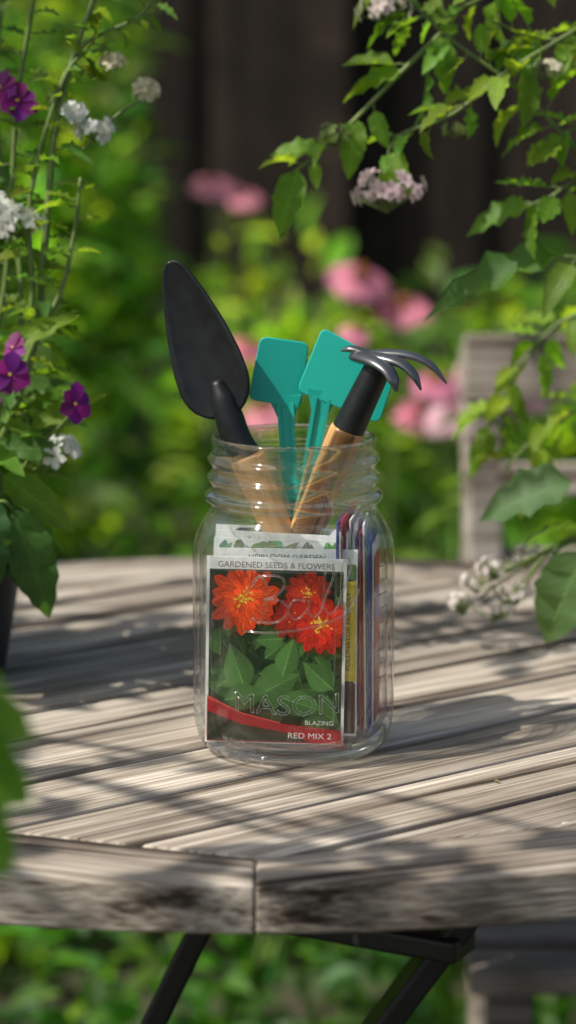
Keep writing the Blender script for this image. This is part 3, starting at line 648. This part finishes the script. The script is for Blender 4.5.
florets(mp,(0.059,0.185,1.020),0.022,36,0.010,PK,cen=(0.45,0.12,0.2),mt=mt)
florets(mp,(0.056,0.2,1.128),0.016,18,0.010,(0.82,0.7,0.66),mt=mt); florets(mp,(0.10,0.2,1.055),0.007,10,0.006,(0.35,0.42,0.15),mt=mt)
florets(mp,(0.027,0.185,1.052),0.010,18,0.006,(0.25,0.35,0.08),mt=mt); florets(mp,(0.155,0.19,1.09),0.010,12,0.008,(0.7,0.65,0.5),mt=mt)
for c in ((0.118,0.215,0.775),(0.130,0.21,0.785),(0.142,0.21,0.768),(0.128,0.20,0.760),(0.150,0.22,0.79),(0.110,0.22,0.760)):
    florets(mp,c,0.013,18,0.005,(0.84,0.74,0.72),mt=mt); tube(mt,[(0.19,0.20,0.81),(0.165,0.2,0.80),np.array(c)+np.array([0,0,-0.004])],0.0008,n=5)
mt.build('branches',M_TWIG,sh); ml.build('leaves',M_LEAF,sh); mp.build('flowers',M_PETAL,sh)

# ---------------------------------------------------------------- foreground plant at left
fg=empty('leafy_foreground_plant',(0,0,0)); mt=MB();ml=MB()
for k in range(3):
    branch(mt,ml,[(-0.20-0.02*k,-0.52,0),(-0.19-0.01*k,-0.52,0.5),(-0.15,-0.53,0.75),(-0.122+0.004*k,-0.54,0.84+0.02*k)],0.004,0.0015,10,0.045,0.026,(0.10,0.22,0.03),T_NEAR,0.3)
for (p,d) in (((-0.122,-0.54,0.900),(0.9,-0.1,-0.1)),((-0.120,-0.54,0.885),(0.9,-0.3,-0.2)),((-0.118,-0.55,0.875),(0.6,-0.1,-0.4)),((-0.13,-0.53,0.895),(0.8,0.1,0.1))):
    leaf1(ml,p,d,(0.1,-0.6,0.9),0.042,0.030,leafcol((0.10,0.22,0.03),0.15),T_OV[0]); tube(mt,[(-0.14,-0.53,0.82),p],0.0012,n=5,sm=False)
mt.build('stems',M_TWIG,fg); ml.build('leaves',M_LEAF,fg)

# ---------------------------------------------------------------- bits fallen on the table
mp=MB()
for i in range(26):
    x,y=R(-0.3,0.3),R(-0.15,0.40); a=R(0,6.28); s=R(0.003,0.007)
    leaf1(mp,(x,y,TZ+0.0012),(math.cos(a),math.sin(a),0.1),(R(-.2,.2),R(-.2,.2),1),s,s*0.5,random.choice([(0.8,0.7,0.68),(0.35,0.25,0.08),(0.2,0.16,0.05),(0.75,0.75,0.7)]),T_PET)
mp.build('fallen_petals',M_PETAL)

# ---------------------------------------------------------------- flower bed foliage
def clump(ml,c,r,n,L,base,ar=0.55,dark=0.35):
    d=nrm(rng.normal(size=(n,3))); rad=rng.random(n)**0.35; P=np.array(c)+d*rad[:,None]*np.array(r)
    P[:,2]=np.maximum(P[:,2],0.015)
    D=nrm(d*np.array([1,1,0.5])+rng.normal(size=(n,3))*0.5); Nn=nrm(rng.normal(size=(n,3))*0.5+np.array([0,-0.1,1.0]))
    Ls=L*rng.uniform(0.6,1.3,n); g=rng.uniform(1-dark,1+dark,n)[:,None]
    C=np.array(base)*g*np.stack([rng.uniform(0.7,1.5,n),np.ones(n),rng.uniform(0.6,1.2,n)],1)
    mass(ml,P,D,Nn,Ls,Ls*ar*rng.uniform(0.8,1.2,n),C,T_LOW)
ml=MB(); mt=MB()
for y,top,L in ((0.98,0.18,0.04),(1.25,0.28,0.05),(1.6,0.46,0.06),(2.1,0.58,0.065),(2.7,0.64,0.07),(3.3,0.67,0.08),(3.9,0.68,0.09)):
    x=-2.4
    while x<2.6:
        tp=top*R(0.66,1.12)+(0.14 if x<-0.15 else 0)*(y>2); cx=x+R(-0.08,0.08)
        if R(0,1)<(0.88 if y>1.4 else 0.97):
            clump(ml,(cx,y+R(-0.15,0.15),tp*0.55),(0.20,0.18,tp*0.5),230,L,random.choice([(0.12,0.24,0.04),(0.18,0.31,0.05),(0.06,0.15,0.04),(0.20,0.33,0.06),(0.05,0.12,0.03)]),dark=0.6)
            for q in range(5):
                a=R(-0.15,0.15); tube(mt,[(cx+a*0.3,y,0),(cx+a,y+R(-.1,.1),tp*0.85)],0.004,n=5,sm=False)
        x+=R(0.32,0.44)
o=ml.build('flower_bed_foliage',M_BGLEAF); mt.build('stems',M_TWIG,o)
for (cx,cy,tp,w_) in ((-0.62,2.2,1.25,0.28),(-0.95,1.7,1.3,0.35),(-0.45,3.0,1.22,0.22),(-1.5,2.5,1.6,0.5),(1.5,2.4,1.2,0.45)):
    ml=MB();mt=MB(); s=empty('garden_shrub')
    for q in range(9):
        a=R(0,6.28); z=tp*R(0.35,0.92); c=(cx+math.cos(a)*w_*0.55,cy+math.sin(a)*w_*0.55,z)
        tube(mt,[(cx,cy,0),(cx+math.cos(a)*w_*0.2,cy+math.sin(a)*w_*0.2,z*0.5),c],[0.012,0.003],n=6); clump(ml,c,(w_*0.5,w_*0.5,0.16),140,0.06,(0.13,0.24,0.05),dark=0.6)
    ml.build('leaves',M_BGLEAF,s); mt.build('stems',M_BARK,s)

# coneflowers and phlox
PINK=(0.90,0.34,0.46); CEN=(0.36,0.14,0.03)
heads=[(0.088,1.70,0.836,0.038),(0.142,1.72,0.798,0.034),(-0.112,2.3,0.918,0.029),(-0.066,2.45,0.890,0.026),(-0.088,2.35,0.910,0.024),(0.180,1.7,0.708,0.032),(0.165,1.72,0.668,0.032),(0.215,1.75,0.696,0.03),
(-0.032,1.9,0.640,0.032),(-0.054,1.95,0.720,0.028),(0.0725,1.35,0.806,0.018),(0.70,1.9,0.80,0.045),(-0.55,1.6,0.75,0.045),(0.62,2.1,0.85,0.045)]
for (x,y,z,r) in heads:
    e=empty('coneflower_plant'); mt=MB();mp=MB();ml=MB()
    branch(mt,ml,[(x+R(-.04,.04),y+R(0,.05),0),(x+R(-.02,.02),y+0.01,z*0.6),(x,y,z)],0.004,0.0022,9,0.08,0.03,(0.10,0.19,0.03),T_OV,0.1)
    daisy(mp,(x,y,z),(R(-0.3,0.3),-0.55,1),r,13,tuple(c*R(0.9,1.05) for c in PINK),CEN,cone=0.45)
    mt.build('stem',M_TWIG,e); mp.build('flower_head',M_PETAL,e); ml.build('leaves',M_LEAF,e)
for (x,y,z,r) in ((0.222,1.28,0.748,0.038),(0.25,1.32,0.735,0.032),(0.205,1.30,0.765,0.024),(0.185,1.45,0.69,0.03)):
    e=empty('phlox_plant'); mt=MB();mp=MB();ml=MB()
    branch(mt,ml,[(x+0.03,y+0.02,0),(x+0.01,y,z*0.6),(x,y,z-r*0.5)],0.0035,0.002,12,0.07,0.022,(0.10,0.19,0.03),T_OV,0.2)
    florets(mp,(x,y,z),r,64,0.022,(0.88,0.60,0.68),cen=(0.6,0.1,0.25),mt=mt)
    mt.build('stem',M_TWIG,e); mp.build('flower_head',M_PETAL,e); ml.build('leaves',M_LEAF,e)

# ---------------------------------------------------------------- shade trees (trunks left of the frame, crowns overhead)
def shade_tree(base,CC,rad,nl,nmin,nmax,zmin,spread=0.12):
    te=empty('shade_tree',(0,0,0)); mt=MB();ml=MB()
    tc=np.array(base,float); CC=np.array(CC); d=(CC-tc)*np.array([1,1,0])
    top=tc+d*0.35+np.array([0,0,CC[2]-0.1])
    tube(mt,[tc,tc+d*0.02+np.array([0,0,0.8]),tc+d*0.15+np.array([0,0,1.5]),top],[0.075,0.06,0.05,0.04],n=12)
    for i in range(nl):
        a=R(0,6.28); rr=rad*math.sqrt(R(0.02,1)); e=CC+np.array([rr*math.cos(a),rr*math.sin(a),R(-0.2,0.12)])
        mid=(top+e)/2+np.array([0,0,0.12]); tube(mt,[top,mid,e],[0.010,0.005,0.002],n=6)
        n=int(R(nmin,nmax)); P=e+rng.normal(size=(n,3))*np.array([spread,spread,0.06]); P[:,2]=np.maximum(P[:,2],zmin)
        D=nrm(rng.normal(size=(n,3))*np.array([1,1,0.4])); Nn=nrm(rng.normal(size=(n,3))*0.35+np.array([0,0,1.0]))
        Ls=rng.uniform(0.035,0.08,n); C=np.array((0.06,0.15,0.03))*rng.uniform(0.7,1.3,n)[:,None]
        mass(ml,P,D,Nn,Ls,Ls*0.5,C,T_LOW)
    mt.build('trunk_and_limbs',M_BARK,te); ml.build('leaves',M_BGLEAF,te)
shade_tree((-1.55,0.1,0),(-0.74,-0.24,1.62),0.80,28,18,34,1.38,0.13)
shade_tree((-1.9,2.6,0),(-1.2,2.2,2.3),1.1,14,30,60,1.7)  # unseen second tree, added to throw patchy shade on the flower bed
